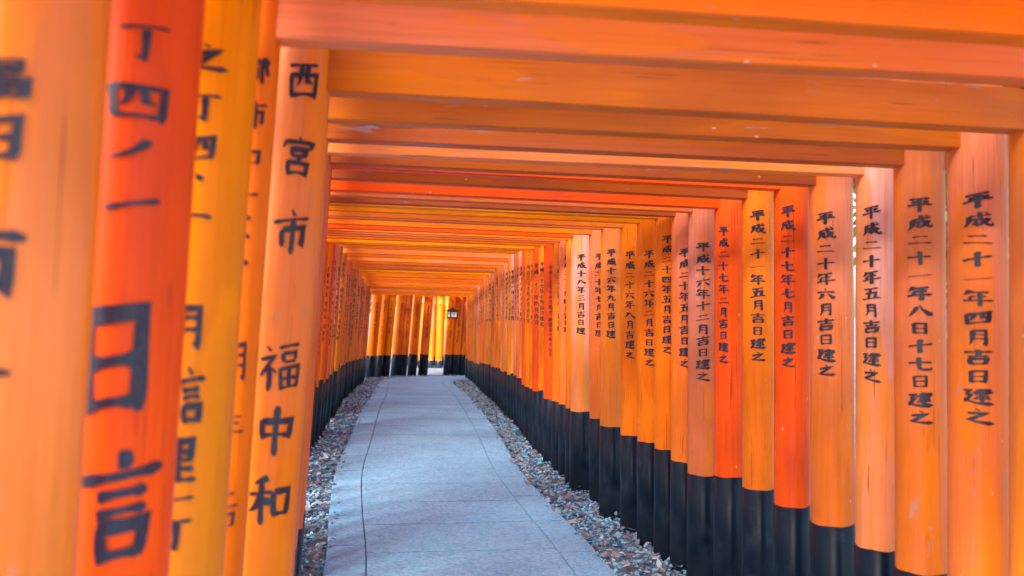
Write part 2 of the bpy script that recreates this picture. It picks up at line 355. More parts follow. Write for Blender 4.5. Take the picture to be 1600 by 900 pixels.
def stroke_lines(ch):
    out = []
    for s in G[ch].split(';'):
        t, *c = s.split(); c = [float(v) for v in c]
        pts = [Vector((c[i], c[i+1])) for i in range(0, len(c), 2)]
        if t in 'pn' and len(pts) == 3:        # curved sweeps
            a, b, d = pts; b = b*2 - (a+d)*.5
            pts = [a*(1-u)**2 + b*2*u*(1-u) + d*u*u for u in [i/9 for i in range(10)]]
        elif t == 'h':                          # slight arch
            a, d = pts; pts = [a.lerp(d, u) + Vector((0, -2.2*math.sin(math.pi*u))) for u in [i/7 for i in range(8)]]
        elif t == 'g' and len(pts) > 3:
            q = [pts[0]]
            for a, b in zip(pts, pts[1:]):
                for u in (.33, .67, 1): q.append(a.lerp(b, u))
            for _ in range(2): q = [q[0]] + [(q[i-1]+q[i]*2+q[i+1])/4 for i in range(1, len(q)-1)] + [q[-1]]
            pts = q
        q = [pts[0]]
        for a, b in zip(pts, pts[1:]):
            n = max(1, int((b-a).length/9))
            for i in range(1, n+1): q.append(a.lerp(b, i/n))
        out.append((t, q))
    return out
GL = {k: stroke_lines(k) for k in G}
def glyph(mb, ch, cx, cz, w, h, put, weight=8.5, jit=0.0, near=True):
    """adds glyph quads; put(u, v, k) maps the pillar's unrolled surface to 3-D"""
    tilt = rnd.uniform(-jit, jit) + .03; weight *= rnd.uniform(.9, 1.12); shx = rnd.uniform(-.05, .02)
    for si, (t, q) in enumerate(GL[ch]):
        if not near: q = q[::2] if len(q) > 4 and (len(q) % 2) else q
        L = [0]
        for a, b in zip(q, q[1:]): L.append(L[-1] + (b-a).length)
        T = L[-1] or 1; V = []; F = []; k = si*0.00006; jx, jy, jw, bow = rnd.uniform(-1.8, 1.8), rnd.uniform(-1.6, 1.6), rnd.uniform(.85, 1.2), rnd.uniform(-2.2, 2.2)
        for i, p in enumerate(q):
            a = q[max(0, i-1)]; b = q[min(len(q)-1, i+1)]; d = (b-a).normalized()
            nrm = Vector((-d.y, d.x)); ww = weight*jw*prof(t, L[i]/T)*(.44 if t == 'h' else .56) + rnd.uniform(-.22, .22)
            p = p + nrm*bow*math.sin(math.pi*L[i]/T) + Vector((jx, jy))
            # bounded mitre at sharp corners
            if 0 < i < len(q)-1:
                d1 = (q[i]-q[i-1]).normalized(); c = max(.62, abs(d1.dot(d)))
                ww /= c
            for s in (-1, 1):
                e = p + nrm*ww*s
                u = (e.x-50)/100*w + (50-e.y)/100*h*shx; v = (50-e.y)/100*h + u*tilt*2
                V.append(put(cx+u, cz+v, k))
        for i in range(len(q)-1): F.append((2*i, 2*i+1, 2*i+3, 2*i+2))
        mb.add(V, F)

# ------------------------------------------------------------------ terrain profile and rows, measured in metres from the camera
def interp(x, P):
    if x <= P[0][0]: return P[0][1]
    for (a, va), (b, vb) in zip(P, P[1:]):
        if x <= b: return va + (vb-va)*(x-a)/(b-a)
    return P[-1][1]
def ground(y): return interp(y, [(0, 0), (9.5, 0), (11, -.03), (14, -.16), (18.5, -.40), (20, -.48), (22, -.58), (26, -.72), (34, -1.2), (80, -1.5)])
ROW_R = [(2.26, 1.30), (2.5, 1.325), (2.8, 1.30), (3.05, 1.27), (3.38, 1.23), (3.65, 1.163), (3.95, 1.107), (4.23, 1.047), (4.5, .98), (4.9, .867),
         (5.45, .745), (5.8, .663), (6.15, .613), (6.55, .525), (7.0, .45), (7.6, .348), (8.0, .29), (10.6, 0), (14.1, -.36), (18.5, -.74), (20, -.95)]
ROW_L = [(2.03, -.536), (2.3, -.60), (2.57, -.65), (2.9, -.72), (3.3, -.79), (5, -1.19), (6.95, -1.66), (8.9, -1.86), (11.2, -2.16), (14.4, -2.55), (17, -2.86), (19.8, -3.25)]

# ------------------------------------------------------------------ ground
def ground_mesh():
    xs = [-90, -50, -30, -20, -14, -10, -7, -5, -4, -3, -2, -1, 0, 1, 2, 3, 4, 5, 7, 10, 14, 20, 30, 50, 90]
    ys = [-40, -20, -10, -5, -2] + [i*.5 for i in range(0, 64)] + [34, 40, 50, 70, 120, 200, 400]
    V = [(x, y, ground(y)-.012) for y in ys for x in xs]; n = len(xs)
    F = [(j*n+i, j*n+i+1, (j+1)*n+i+1, (j+1)*n+i) for j in range(len(ys)-1) for i in range(n-1)]
    mesh_obj('ground', V, F, M['soil'], kind='structure')
ground_mesh()

# path centre line
PC = [(.45, -1.5), (.38, 0), (.25, 1.5), (.10, 2.7), (-.07, 3.8), (-.23, 4.8), (-.42, 5.8), (-.62, 7.0), (-.80, 8.6), (-1.06, 10.8), (-1.30, 13), (-1.62, 15.6),
      (-1.86, 17.6), (-1.83, 18.9), (-1.45, 20.0), (-.7, 20.75), (.4, 21.2), (1.8, 21.5), (3.4, 21.7)]
def smooth_curve(P, n=8):
    out = []; Q = [Vector(p) for p in P]; Q = [Q[0]*2-Q[1]] + Q + [Q[-1]*2-Q[-2]]
    for i in range(1, len(Q)-2):
        for k in range(n):
            t = k/n; a, b, c, d = Q[i-1:i+3]
            out.append(.5*((2*b)+(c-a)*t+(2*a-5*b+4*c-d)*t*t+(3*b-a-3*c+d)*t**3))
    out.append(Q[-2]); return out
PCs = smooth_curve(PC)
LEN = [0]
for a, b in zip(PCs, PCs[1:]): LEN.append(LEN[-1]+(b-a).length)
def path_at(s, off):
    s = max(0, min(LEN[-1]-1e-4, s))
    lo = next(i for i in range(len(LEN)-1) if LEN[i+1] > s)
    t = (s-LEN[lo])/(LEN[lo+1]-LEN[lo]); p = PCs[lo].lerp(PCs[lo+1], t)
    a = PCs[max(0, lo-3)]; b = PCs[min(len(PCs)-1, lo+4)]; d = (b-a).normalized()
    return Vector((p.x + d.y*off, p.y - d.x*off))
HWID = .73
path = empty('path', (0, 0, 0), kind='structure')
# bed under the slabs
V = []; F = []; n = 120
for i in range(n+1):
    s = LEN[-1]*i/n
    for o in (-HWID+.01, HWID-.01):
        p = path_at(s, o); V.append((p.x, p.y, ground(p.y)+.017))
for i in range(n): F.append((2*i, 2*i+1, 2*i+3, 2*i+2))
mesh_obj('joint_bed', V, F, M['bed'], path)
def slab(s0, s1, o0, o1, top):
    V = []; F = []; n = 8
    g = .009; s0 += g; s1 -= g; o0 += .003; o1 -= .003; b = .003
    for i in range(n+1):
        s = s0+(s1-s0)*i/n
        e0 = b if i in (0, n) else 0
        for (o, z) in ((o0, top-.03), (o0, top-b-e0), (o0+b, top-e0*.5), (o1-b, top-e0*.5), (o1, top-b-e0), (o1, top-.03)):
            p = path_at(s, o); V.append((p.x, p.y, ground(p.y)+z))
    for i in range(n):
        for j in range(5): a = i*6+j; F.append((a, a+1, a+7, a+6))
    F.append(tuple(range(6))[::-1]); F.append(tuple(n*6+j for j in range(6)))
    return mesh_obj('slab', V, [f[::-1] for f in F], M['slab'], path)
s = 0.05
while s < LEN[-1]-.6:
    d = .575 + rnd.uniform(-.02, .02); slab(s, s+d, -.52, .52, .036 + rnd.uniform(-.001, .001)); s += d
for side in (-1, 1):
    s = .05 + .2*(side+1)
    while s < LEN[-1]-.8:
        d = .64 + rnd.uniform(-.04, .06)
        a, b = (-HWID, -.52) if side < 0 else (.52, HWID)
        slab(s, s+d, a, b, .035 + rnd.uniform(-.001, .001)); s += d

# gravel and leaf litter in the verges: far too many to count
def verge():
    V = []; F = []; C = []
    tints_s = [(.24, .50, .72), (.38, .62, .80), (.16, .40, .62), (.12, .34, .54), (.52, .72, .86), (.30, .40, .50), (.05, .12, .19), (.10, .50, .70), (.42, .42, .52), (.04, .08, .13)]
    tints_l = [(.34, .20, .16), (.44, .40, .44), (.22, .11, .08), (.56, .56, .62), (.38, .32, .34), (.09, .06, .05), (.26, .38, .46), (.30, .13, .10)]
    def spot():
        s = LEN[-1]*rnd.random()
        side = rnd.choice((-1, 1))
        o = side*(HWID + .005 + abs(rnd.random())*.62 * (-.10 if rnd.random() < .014 else 1))
        p = path_at(s, o); return p, (.040 if abs(o) < HWID else 0)
    octf = [(0, 2, 4), (2, 1, 4), (1, 3, 4), (3, 0, 4), (2, 0, 5), (1, 2, 5), (3, 1, 5), (0, 3, 5)]
    for i in range(40000):
        p, dz = spot(); z = ground(p.y) + dz
        r = rnd.uniform(.008, .020) * (.6 if dz else 1); a = rnd.random()*6.28; ca, sa = math.cos(a), math.sin(a)
        rx, ry, rz = r, r*rnd.uniform(.55, .95), r*rnd.uniform(.4, .8)
        loc = [(rx, 0, 0), (-rx, 0, 0), (0, ry, 0), (0, -ry, 0), (rx*.2, ry*.1, rz), (0, 0, -rz)]
        tx, ty = rnd.uniform(-.4, .4), rnd.uniform(-.4, .4); n = len(V); zz = z + (rnd.uniform(0, .016) if not dz else r*.2)
        for (x, y, w) in loc:
            x *= rnd.uniform(.8, 1.2); y *= rnd.uniform(.8, 1.2)
            V.append((p.x + x*ca - y*sa, p.y + x*sa + y*ca, zz + w + x*tx + y*ty))
        F += [(a_+n, b_+n, c_+n) for a_, b_, c_ in octf]
        t = rnd.choice(tints_s); k = rnd.uniform(.8, 1.25); C += [(t[0]*k, t[1]*k, t[2]*k, 1)]*8
    for i in range(9500):
        p, dz = spot(); z = ground(p.y) + dz + rnd.uniform(.012, .035)
        L = rnd.uniform(.015, .038); w = L*rnd.uniform(.28, .5); a = rnd.random()*6.28; ca, sa = math.cos(a), math.sin(a)
        tx, ty = rnd.uniform(-.45, .45), rnd.uniform(-.5, .5); cu = rnd.uniform(-.3, .5)*L; n = len(V)
        for (x, y, h) in ((-L, 0, cu), (-L*.3, w, 0), (L*.4, w*.8, 0), (L, 0, cu), (L*.4, -w*.8, .004), (-L*.3, -w, .004)):
            V.append((p.x + x*ca - y*sa, p.y + x*sa + y*ca, z + h + x*tx + y*ty))
        F += [(n, n+1, n+5), (n+1, n+2, n+4, n+5), (n+2, n+3, n+4)]
        t = rnd.choice(tints_l); k = rnd.uniform(.7, 1.2); C += [(t[0]*k, t[1]*k, t[2]*k, 1)]*3
    o = mesh_obj('gravel', V, F, M['chips'], kind='stuff', label='blue-grey gravel and dry leaf litter filling both verges of the path', cat='gravel')
    at = o.data.color_attributes.new('tint', 'FLOAT_COLOR', 'CORNER')
    cols = []
    for poly, c in zip(o.data.polygons, C): cols += list(c)*poly.loop_total
    at.data.foreach_set('color', cols)
verge()
def fallen():
    V = []; F = []; C = []
    for i in range(420):
        s = 3+rnd.random()*(LEN[-1]-6); p = path_at(s, rnd.uniform(-.72, .72)); z = ground(p.y)+.041
        L = rnd.uniform(.006, .017); w = L*.35; a = rnd.random()*6.28; ca, sa = math.cos(a), math.sin(a); n = len(V)
        for (x, y, h) in ((-L, 0, .003), (0, w, 0), (L, 0, .005), (0, -w, .001)):
            V.append((p.x+x*ca-y*sa, p.y+x*sa+y*ca, z+h))
        F += [(n, n+1, n+3), (n+1, n+2, n+3)]
        t = rnd.choice([(.12, .14, .16), (.30, .22, .18), (.2, .2, .16)]); C += [(*t, 1)]*2
    o = mesh_obj('leaf_litter', V, F, M['chips'], kind='stuff', label='few tiny dry leaf scraps lying on the pale path', cat='leaves')
    at = o.data.color_attributes.new('tint', 'FLOAT_COLOR', 'CORNER'); cols = []
    for poly, c in zip(o.data.polygons, C): cols += list(c)*poly.loop_total
    at.data.foreach_set('color', cols)
fallen()

# ------------------------------------------------------------------ torii gates
NUKI_H, NUKI_T = .108, .062
def pillar(root, x, y_loc, side, D, H, b, lean, color, insc, yaw):
    """side -1 left, +1 right; lean > 0 tips the top inwards; insc = (chars, text azimuth, mode, ink)"""
    r = D/2; top = H + .37
    x_b = x + side*math.tan(lean)*1.41        # measured at eye height
    ph = rnd.random()*6
    wob = lambda a, z: .006*math.sin(2*a+ph) + .004*math.sin(5*z+a*3+ph)
    mb = MB(); zs = [0, .15, .4, .7, 1.0, 1.3, 1.6, 1.9, top]
    mb.lathe([(r*(1.02-.02*z/top), z) for z in zs], 36, True, wob=wob)
    o = mb.obj('pillar', M[color], root, True)
    o.location = (x_b, y_loc, -.03); o.rotation_euler = (0, -side*lean, 0)
    mb = MB(); mb.lathe([(r*1.02+.0035, 0), (r*1.02+.0035, b*.5), (r*1.018+.003, b-.002), (r*1.017+.0012, b)], 36, True, wob=wob)
    t1, t2 = rnd.uniform(-.004, .004), rnd.random()*6
    mb.V = [(v[0], v[1], v[2] + (t1*math.cos(math.atan2(v[1], v[0])+t2) + .0018*math.sin(5*math.atan2(v[1], v[0])+t2) if v[2] > b-.01 else 0)) for v in mb.V]
    k = mb.obj('black_base', M['black'], o, True); k.location = (0, 0, .0)
    if insc:
        items, az, near, inkm = insc
        rr = r*1.008 + .0022
        def put(u, v, k):
            a = az - yaw + u/rr
            return ((rr+k)*math.sin(a), -(rr+k)*math.cos(a), v)
        if near:
            for ch, u, v, w, h, wt in items:
                mb = MB(); glyph(mb, ch, u, v+.03, w, h, put, wt, .06, True); mb.obj('character', M[inkm], o)
        else:
            mb = MB()
            for ch, u, v, w, h, wt in items: glyph(mb, ch, u, v+.03, w, h, put, wt, .06, False)
            t = mb.obj('inscription', M[inkm], o, kind='stuff')
    return o
def torii(Lp, Rp, H, DL, DR, bL, bR, color, beam=None, leanL=R(2.9), leanR=R(1.6), inscL=None, inscR=None, label=None, extra_nuki=False):
    (xl, yl), (xr, yr) = Lp, Rp; H -= .085
    cx, cy = (xl+xr)/2, (yl+yr)/2; yaw = math.atan2(yr-yl, xr-xl); Wd = math.hypot(xr-xl, yr-yl)
    root = empty('torii', (cx, cy, ground(cy)), yaw, label=label, cat='torii gate', group='vermilion torii gates forming the tunnel')
    beam = (beam or color) + '_beam'
    zl = ground(yl)-ground(cy); zr = ground(yr)-ground(cy)
    pl = pillar(root, -Wd/2, 0, -1, DL, H-zl*0, bL, leanL, color, inscL, yaw)
    pr = pillar(root, Wd/2, 0, 1, DR, H-zr*0, bR, leanR, color, inscR, yaw)
    e = Wd/2 + .10
    mb = MB(); mb.box(-e, e, -NUKI_T/2, NUKI_T/2, H, H+NUKI_H, .004); mb.obj('tie_beam', M[beam], root)
    hw = Wd/2 + .20; zt = H+.34; d = max(DL, DR)
    mb = MB(); mb.box(-hw, hw, -.035, .035, zt, zt+.075, .005, lift=lambda x: .05*abs(x/hw)**3, nx=12); mb.obj('lintel', M[beam], root)
    mb = MB(); mb.box(-hw-.05, hw+.05, -.05, .05, zt+.078, zt+.125, .006, lift=lambda x: .07*abs(x/hw)**3, nx=12); mb.obj('top_beam', M['black'], root)
    for sx in (-1, 1):
        for st in (-1, 1):                     # wedges driven in beside the posts
            xc = sx*(Wd/2 + (.012 if st > 0 else 0)) ; x0 = xc + st*sx*d*.46
            mb = MB(); mb.box(min(x0, x0+st*sx*.03), max(x0, x0+st*sx*.03), -NUKI_T/2-.006, NUKI_T/2+.006, H+NUKI_H+.001, H+NUKI_H+.02, .002)
            mb.obj('wedge', M[beam], root)
    return root

def column_text(text, z_top, z_bot, w, wt=9.0, hk=.84, zref=0.0):
    z_top -= .035; z_bot -= .035; w *= 1.06
    """equal spacing down the post; '|' is a wider gap"""
    n = sum(.6 if c == '|' else 1 for c in text); pitch = (z_top-z_bot)/n; z = z_top; out = []
    for c in text:
        if c == '|': z -= pitch*.6; continue
        flat = {'一': .45, '二': .75, '日': .85}.get(c, 1)
        out.append((c, 0, z-pitch*.5, w*(.78 if c in '日月口' else 1), pitch*hk*flat, wt)); z -= pitch
    return out

# right-hand posts from near to far: depth, colour, date, beam colour, diameter, base height, text offset angle, text width, text top/bottom (above ground)
T1, T2 = 1.78, 1.12
NEAR = [  # (d_right, lat_right or None, left depth, left lat, colour, beam, DL, DR, bR, text, az offset deg, w, ztop, zbot, H)
 (1.22, 1.30, .95, -.535, 'peach', 'salmon', .15, .15, .62, None, 0, 0, 0, 0, 2.0),
 (1.45, 1.30, 1.20, -.525, 'red', 'red', .15, .15, .62, None, 0, 0, 0, 0, 2.0),
 (1.68, 1.30, 1.45, -.525, 'golden', 'orange', .15, .15, .62, None, 0, 0, 0, 0, 2.0),
 (1.93, 1.30, 1.74, -.572, 'orange', 'rose', .15, .15, .62, None, 0, 0, 0, 0, 1.995),
 (2.26, 1.365, 2.0, -.528, 'peach', 'brown_o', .15, .15, .62, None, 0, 0, 0, 0, 1.955),
 (2.50, 1.325, 2.30, -.60, 'salmon', 'brown_o', .15, .155, .62, '平成二十一年四月吉日建之', 1, .076, 1.78, 1.13, 1.95),
 (2.80, 1.30, 2.57, -.65, 'salmon', 'brown', .15, .15, .62, '平成二十一年八日十七日建之', 1, .072, 1.80, 1.085, 1.945),
 (3.05, 1.27, 2.85, -.71, 'pink', 'pink', .15, .142, .62, '平成二十年五月吉日建之', -16, .060, 1.80, 1.19, 1.95),
 (3.38, 1.23, 3.10, -.75, 'salmon', 'brown', .15, .160, .62, '平成二十年六月吉日建之', -14, .068, 1.81, 1.18, 1.955),
 (3.65, 1.163, 3.30, -.79, 'red', 'red', .15, .140, .62, '平成二十七年七月吉日建之', -12, .058, 1.86, 1.19, 1.97),
 (3.95, 1.107, 3.58, -.86, 'orange', 'brown', .145, .140, .625, '平成二十一年五月吉日建之', 0, .066, 1.87, 1.19, 1.965),
 (4.23, 1.047, 3.86, -.93, 'red', 'red', .145, .140, .62, '平成二十七年二月吉日建之', -22, .050, 1.82, 1.16, 1.95),
 (4.50, .98, 4.12, -.99, 'rose', 'rose', .145, .150, .575, '平成十六年十二月吉日建之', 0, .072, 1.76, 1.05, 1.955),
 (4.70, .925, 4.34, -1.04, 'salmon', 'brown', .14, .140, .60, '平成二十年五月吉日建之', 0, .056, 1.74, 1.10, 1.95),
 (4.90, .867, 4.56, -1.09, 'orange', 'golden', .14, .135, .63, '平成二十四年五月吉日建之', 0, .058, 1.82, 1.16, 1.955),
 (5.15, .806, 4.80, -1.145, 'orange', 'golden', .14, .140, .63, '平成二十六年二月吉日建之', 0, .060, 1.75, 1.07, 1.95),
 (5.45, .745, 5.08, -1.21, 'orange', 'peach', .14, .140, .62, '平成二十六年八月吉建之', -10, .060, 1.76, 1.09, 1.945),
 (5.80, .663, 5.40, -1.29, 'peach', 'rose', .14, .150, .62, '平成十六年九月吉日建', -5, .060, 1.79, 1.20, 1.96),
 (6.15, .613, 5.72, -1.365, 'salmon', 'orange', .14, .140, .62, '平成二十年七月吉日建', 0, .060, 1.78, 1.19, 1.95),
 (6.55, .525, 6.10, -1.455, 'pink', 'red', .14, .170, .62, '平成十八年三月吉日建', -5, .066, 1.79, 1.19, 1.95),
 (6.78, .485, 6.36, -1.52, 'orange', 'orange', .14, .130, .61, '平成二十四年七月吉日之', -5, .050, 1.74, 1.15, 1.95),
 (7.02, .447, 6.62, -1.58, 'salmon', 'rose', .14, .140, .61, '平成二十二年四月吉日建', 0, .066, 1.80, 1.18, 1.95),
 (7.28, .403, 6.88, -1.64, 'orange', 'orange', .14, .130, .60, '平成二十五年八月吉日建', 0, .055, 1.76, 1.18, 1.95),
 (7.62, .345, 7.20, -1.69, 'red', 'orange', .14, .130, .58, '平成二十七年九月建之|創業五十周年記念', -5, .040, 1.74, .95, 1.95),
]
cw = {'orange': 'bright orange', 'golden': 'golden-orange', 'red': 'red-orange', 'salmon': 'faded salmon', 'pink': 'pale pink', 'peach': 'peach-orange', 'rose': 'weathered rose-grey'}
M['brown_o_beam'] = paint('worn_orange_beam', (.60, .135, .008), (.56, .18, .07), .45, .42, 1.0, 0, 'x')
ones = ['', 'first', 'second', 'third', 'fourth', 'fifth', 'sixth', 'seventh', 'eighth', 'ninth', 'tenth', 'eleventh', 'twelfth', 'thirteenth', 'fourteenth', 'fifteenth', 'sixteenth', 'seventeenth', 'eighteenth', 'nineteenth']
tens = {2: 'twenty', 3: 'thirty', 4: 'forty', 5: 'fifty', 6: 'sixty', 7: 'seventy'}
tensth = {2: 'twentieth', 3: 'thirtieth', 4: 'fortieth', 5: 'fiftieth', 6: 'sixtieth', 7: 'seventieth'}
def ordinal(n): return ones[n] if n < 20 else (tensth[n//10] if n % 10 == 0 else tens[n//10] + '-' + ones[n % 10])

def px_items(rows, d, hx, x0):
    """[(glyph, y centre px, width px, height px, weight, u px)] of the left near posts -> metres above ground"""
    out = []
    for (c, yc, w, h, wt, u) in rows:
        out.append((c, u*d/1374, EYE - (yc-hx)*d/1374, w*d/1374, h*d/1374, wt))
    return out
LEFT_TEXT = {
 0: (px_items([('福', 145, 100, 62, 12, 0), ('田', 235, 105, 80, 14, 0), ('市', 410, 120, 130, 11, 0), ('一', 572, 110, 90, 13, 0)], .95, 443, 0), -25, True, 'ink'),
 1: (px_items([('丁', 85, 80, 62, 11, 0), ('四', 172, 105, 74, 10, -4), ('ノ', 243, 76, 42, 16, -10), ('一', 325, 92, 70, 14, 0), ('日', 560, 150, 178, 14, -14), ('言', 770, 130, 170, 12, 12)], 1.20, 449, 0), 0, True, 'ink'),
 2: (px_items([('之', 105, 66, 46, 11, 0), ('丁', 180, 58, 46, 12, 0), ('四', 240, 52, 48, 12, 0), ('丶', 285, 40, 34, 13, 0), ('一', 343, 52, 50, 14, 0), ('月', 505, 58, 66, 14, 0), ('信', 608, 70, 88, 10, 0), ('里', 708, 62, 72, 12, 0), ('一', 762, 62, 50, 12, 0), ('丁', 815, 56, 52, 13, 0)], 1.45, 452, 0), -4, True, 'ink'),
 3: (px_items([('都', 115, 50, 42, 10, 0), ('市', 185, 48, 44, 10, 0), ('口', 250, 40, 30, 12, 0), ('一', 308, 38, 30, 14, 0), ('丶', 342, 30, 26, 15, 0), ('丶', 370, 30, 26, 15, 0), ('丶', 410, 36, 30, 15, 0), ('月', 562, 46, 62, 9, 0), ('三', 655, 44, 34, 11, 0), ('二', 770, 46, 34, 12, 0), ('口', 800, 40, 30, 12, 0)], 1.74, 455, 0), 26, True, 'ink'),
 4: (px_items([('西', 139, 54, 62, 9, 0), ('宮', 253, 56, 62, 9, 0), ('市', 365, 58, 68, 9.5, 0), ('福', 567, 66, 72, 8.5, 0), ('中', 661, 64, 76, 10, 0), ('和', 765, 66, 74, 9.5, 0)], 2.03, 456, 0), 11, True, 'ink'),
}
LWORDS = ['京都市中京', '東京都中央', '大本山会社', '西宮市上田', '和田本社', '福山市大川', '京都市東山', '木村'.replace('村', '本'), '山口和三', '田中吉']
def left_text(i, near):
    rr = random.Random(100+i)
    a = rr.choice(LWORDS[:3] if i < 12 else LWORDS).replace('央', '国'); b = rr.choice(LWORDS).replace('央', '国'); c = rr.choice(LWORDS).replace('央', '国')
    t = a + '四ノ一'[:rr.randint(0, 3)] + '|' + b + '|' + c + rr.choice(['', '会社', '信和', '一'])
    top = rr.uniform(1.70, 1.84); bot = rr.uniform(.78, 1.0)
    return (column_text(t, top, bot, rr.uniform(.040, .055), 10), R(rr.uniform(8, 20)), near, 'red_ink' if rr.random() < .22 else 'ink')

gates = []
for i, (dr, lr, dl, ll, colr, beam, DL, DR, bR, txt, azo, w, zt, zb, H) in enumerate(NEAR):
    iR = iL = None
    phi = math.atan2(lr, dr)      # towards the camera
    if txt:
        iR = (column_text(txt, zt, zb, w*1.06, 13), -phi + R(azo), True, 'red_ink' if '創' in txt else 'ink')
    if i in LEFT_TEXT:
        it, a, nr, inkm = LEFT_TEXT[i]; iL = (it, math.atan2(-ll, dl) + R(a), nr, inkm)
    elif i >= 8:
        iL = left_text(i, False); iL = (iL[0], math.atan2(-ll, dl)+iL[1]+R(18), iL[2], iL[3])
    if txt:
        yr_, mo_ = txt[2:].split('年')[0], txt.split('年')[1][0:2]
        num = {'二十一': 'twenty-one', '二十': 'twenty', '二十七': 'twenty-seven', '十六': 'sixteen', '二十四': 'twenty-four', '二十六': 'twenty-six', '十八': 'eighteen', '二十二': 'twenty-two', '二十五': 'twenty-five'}[yr_]
        mon = {'四': 'fourth', '八': 'eighth', '五': 'fifth', '六': 'sixth', '七': 'seventh', '二': 'second', '九': 'ninth', '三': 'third', '十': 'twelfth'}[mo_[0]]
        lab = '%s torii gate, right post brushed with the date year %s, %s month' % (cw[colr], num, mon)
        if '創' in txt: lab += ', in red'
    else: lab = ['peach torii gate, blurred post with two large characters at far left edge', 'red-orange torii gate, blurred left post with huge black characters beside the peach post',
                 'golden-orange torii gate, left post between the blurred red and orange ones', 'orange torii gate, left post a narrow strip before the one with six big characters',
                 'peach-orange torii gate, left post with six large widely spaced characters'][i]
    near_lean = {0: R(1.7), 1: R(1.9), 2: R(2.2), 3: R(2.4), 4: R(2.9)}.get(i, R(2.9))
    torii((ll, dl), (lr, dr), H, DL, DR, .62, bR, colr, beam, near_lean, R(1.5 + rnd.uniform(-.3, .3)), iL, iR, lab)
n = len(NEAR)
# unseen gates added behind and beside the viewer to dim the near posts
for j in range(3):
    y = .92 - j*.30
    torii((-.56-.02*j, y-.25), (1.32, y), 2.0, .15, .15, .62, .62, ['orange', 'salmon', 'golden', 'red'][j % 4], None, R(2), R(1.5), None, None,
          '%s torii gate, unseen, added to dim near posts, %s before the picture begins' % (cw[['orange', 'salmon', 'golden', 'red'][j % 4]], ordinal(j+1)))
# the long middle stretch, to the bend
cols = ['orange', 'red', 'orange', 'orange', 'red', 'pink', 'orange', 'rose', 'pink', 'golden', 'pink', 'orange', 'pink', 'peach', 'golden', 'orange', 'pink', 'salmon', 'rose', 'orange', 'golden', 'pink',
        'salmon', 'pink', 'orange', 'salmon', 'golden', 'orange', 'red', 'pink', 'pink', 'salmon', 'golden', 'orange', 'pink', 'rose', 'orange', 'golden', 'pink', 'orange', 'golden', 'orange', 'golden', 'orange']
dates = ['平成二十七年十月吉日建之', '平成二十三年四月吉日', '平成二十七年五月吉日建之', '平成二十七年八月吉日建', '平成二十年三月吉日建', '平成十八年六月吉日建之', '平成十九年九月吉日建', '平成十六年四月吉日建',
         '平成十八年二月吉日建', '平成十九年十一月吉日建', '平成十七年五月吉日建', '平成二十二年九月吉日', '平成十五年七月吉日建']
d = 7.90; k = 0
while d < 19.9:
    colr = cols[k % len(cols)]; lr = interp(d, ROW_R); dl = d - .42; ll = interp(dl, ROW_L)
    H = 1.95 + rnd.choice([-.035, -.02, 0, 0, .015, .03, .04]); D = rnd.choice([.125, .14, .15, .165]); lr += rnd.uniform(-.012, .012); ll = ll + rnd.uniform(-.015, .012); bR = interp(d, [(8, .60), (10.6, .56), (14, .52), (20, .45)]) + rnd.uniform(-.02, .025)
    bL = interp(d, [(8, .60), (14, .56), (20, .50)]) + rnd.choice([0, 0, 0, .05]) + rnd.uniform(-.02, .02)
    txt = dates[k % len(dates)]
    iR = (column_text(txt, 1.78, 1.20, rnd.uniform(.05, .065), 11), -math.atan2(lr, d) + R(-30), False, 'red_ink' if k in (3, 12, 25) else 'ink')
    a = left_text(n+k, False); iL = (a[0], math.atan2(-ll, dl)+a[1]+R(24), False, a[3])
    lab = '%s torii gate in the middle stretch, %s gate from the near end' % (cw[colr], ordinal(n+k+1))
    torii((ll, dl), (lr, d), H, D, D, bL, bR, colr, rnd.choice([colr, colr, 'golden', 'golden', 'pink', 'orange', 'peach']), R(2.7+rnd.uniform(-.3, .3)), R(1.5+rnd.uniform(-.3, .3)), iL, iR, lab)
    d += rnd.uniform(.25, .29); k += 1
n += k
# round the bend: the outer row swings across the view
OUT = []
for px_, d_ in ((588, 19.8), (600, 20.3), (611, 20.45), (627, 20.95), (638, 21.0), (652, 21.4), (669, 21.55), (706, 21.85), (718, 21.95), (730, 22.05), (746, 22.15), (764, 22.2)):
    OUT.append(((px_-800)*d_/1374, d_))
INN = [(-.98, 20.2), (-.90, 20.25), (-.82, 20.3), (-.72, 20.34), (-.62, 20.38), (-.50, 20.41), (-.36, 20.43), (-.16, 20.45), (.06, 20.47), (.3, 20.48), (.6, 20.5), (.95, 20.5)]
bc = ['orange', 'orange', 'golden', 'orange', 'salmon', 'orange', 'orange', 'orange', 'orange', 'salmon', 'orange', 'golden']
for j, (a, b) in enumerate(zip(OUT, INN)):
    yaw = math.atan2(b[1]-a[1], b[0]-a[0]); D = [.22, .19, .21, .22, .19, .21][j % 6]
    tx = left_text(200+j, False); iL = (tx[0], math.atan2(-a[0], a[1]) + R(6), False, 'ink')
    lab = '%s torii gate at the bend, %s post of the row crossing the far opening' % (cw[bc[j]], ordinal(j+1))
    torii(a, b, 2.02, D, .12, .54, .5, bc[j], bc[j], R(4.0), R(1), iL, None, lab)
n += len(OUT)
# second run beyond the bend, seen through the gaps
cc = ['salmon', 'peach', 'golden', 'salmon', 'peach', 'orange', 'golden', 'salmon', 'peach', 'orange', 'salmon', 'golden']
for j in range(12):
    x = -3.4 + j*.25; y = 26.0 + .10*j
    lab = '%s torii gate beyond the bend, %s from the left through the gaps' % (cw[cc[j]], ordinal(j+1))
    torii((x-.10, y+1.9), (x, y), 1.95, .2, .2, .30, .30, cc[j], cc[j], R(1), R(1), None, None, lab)

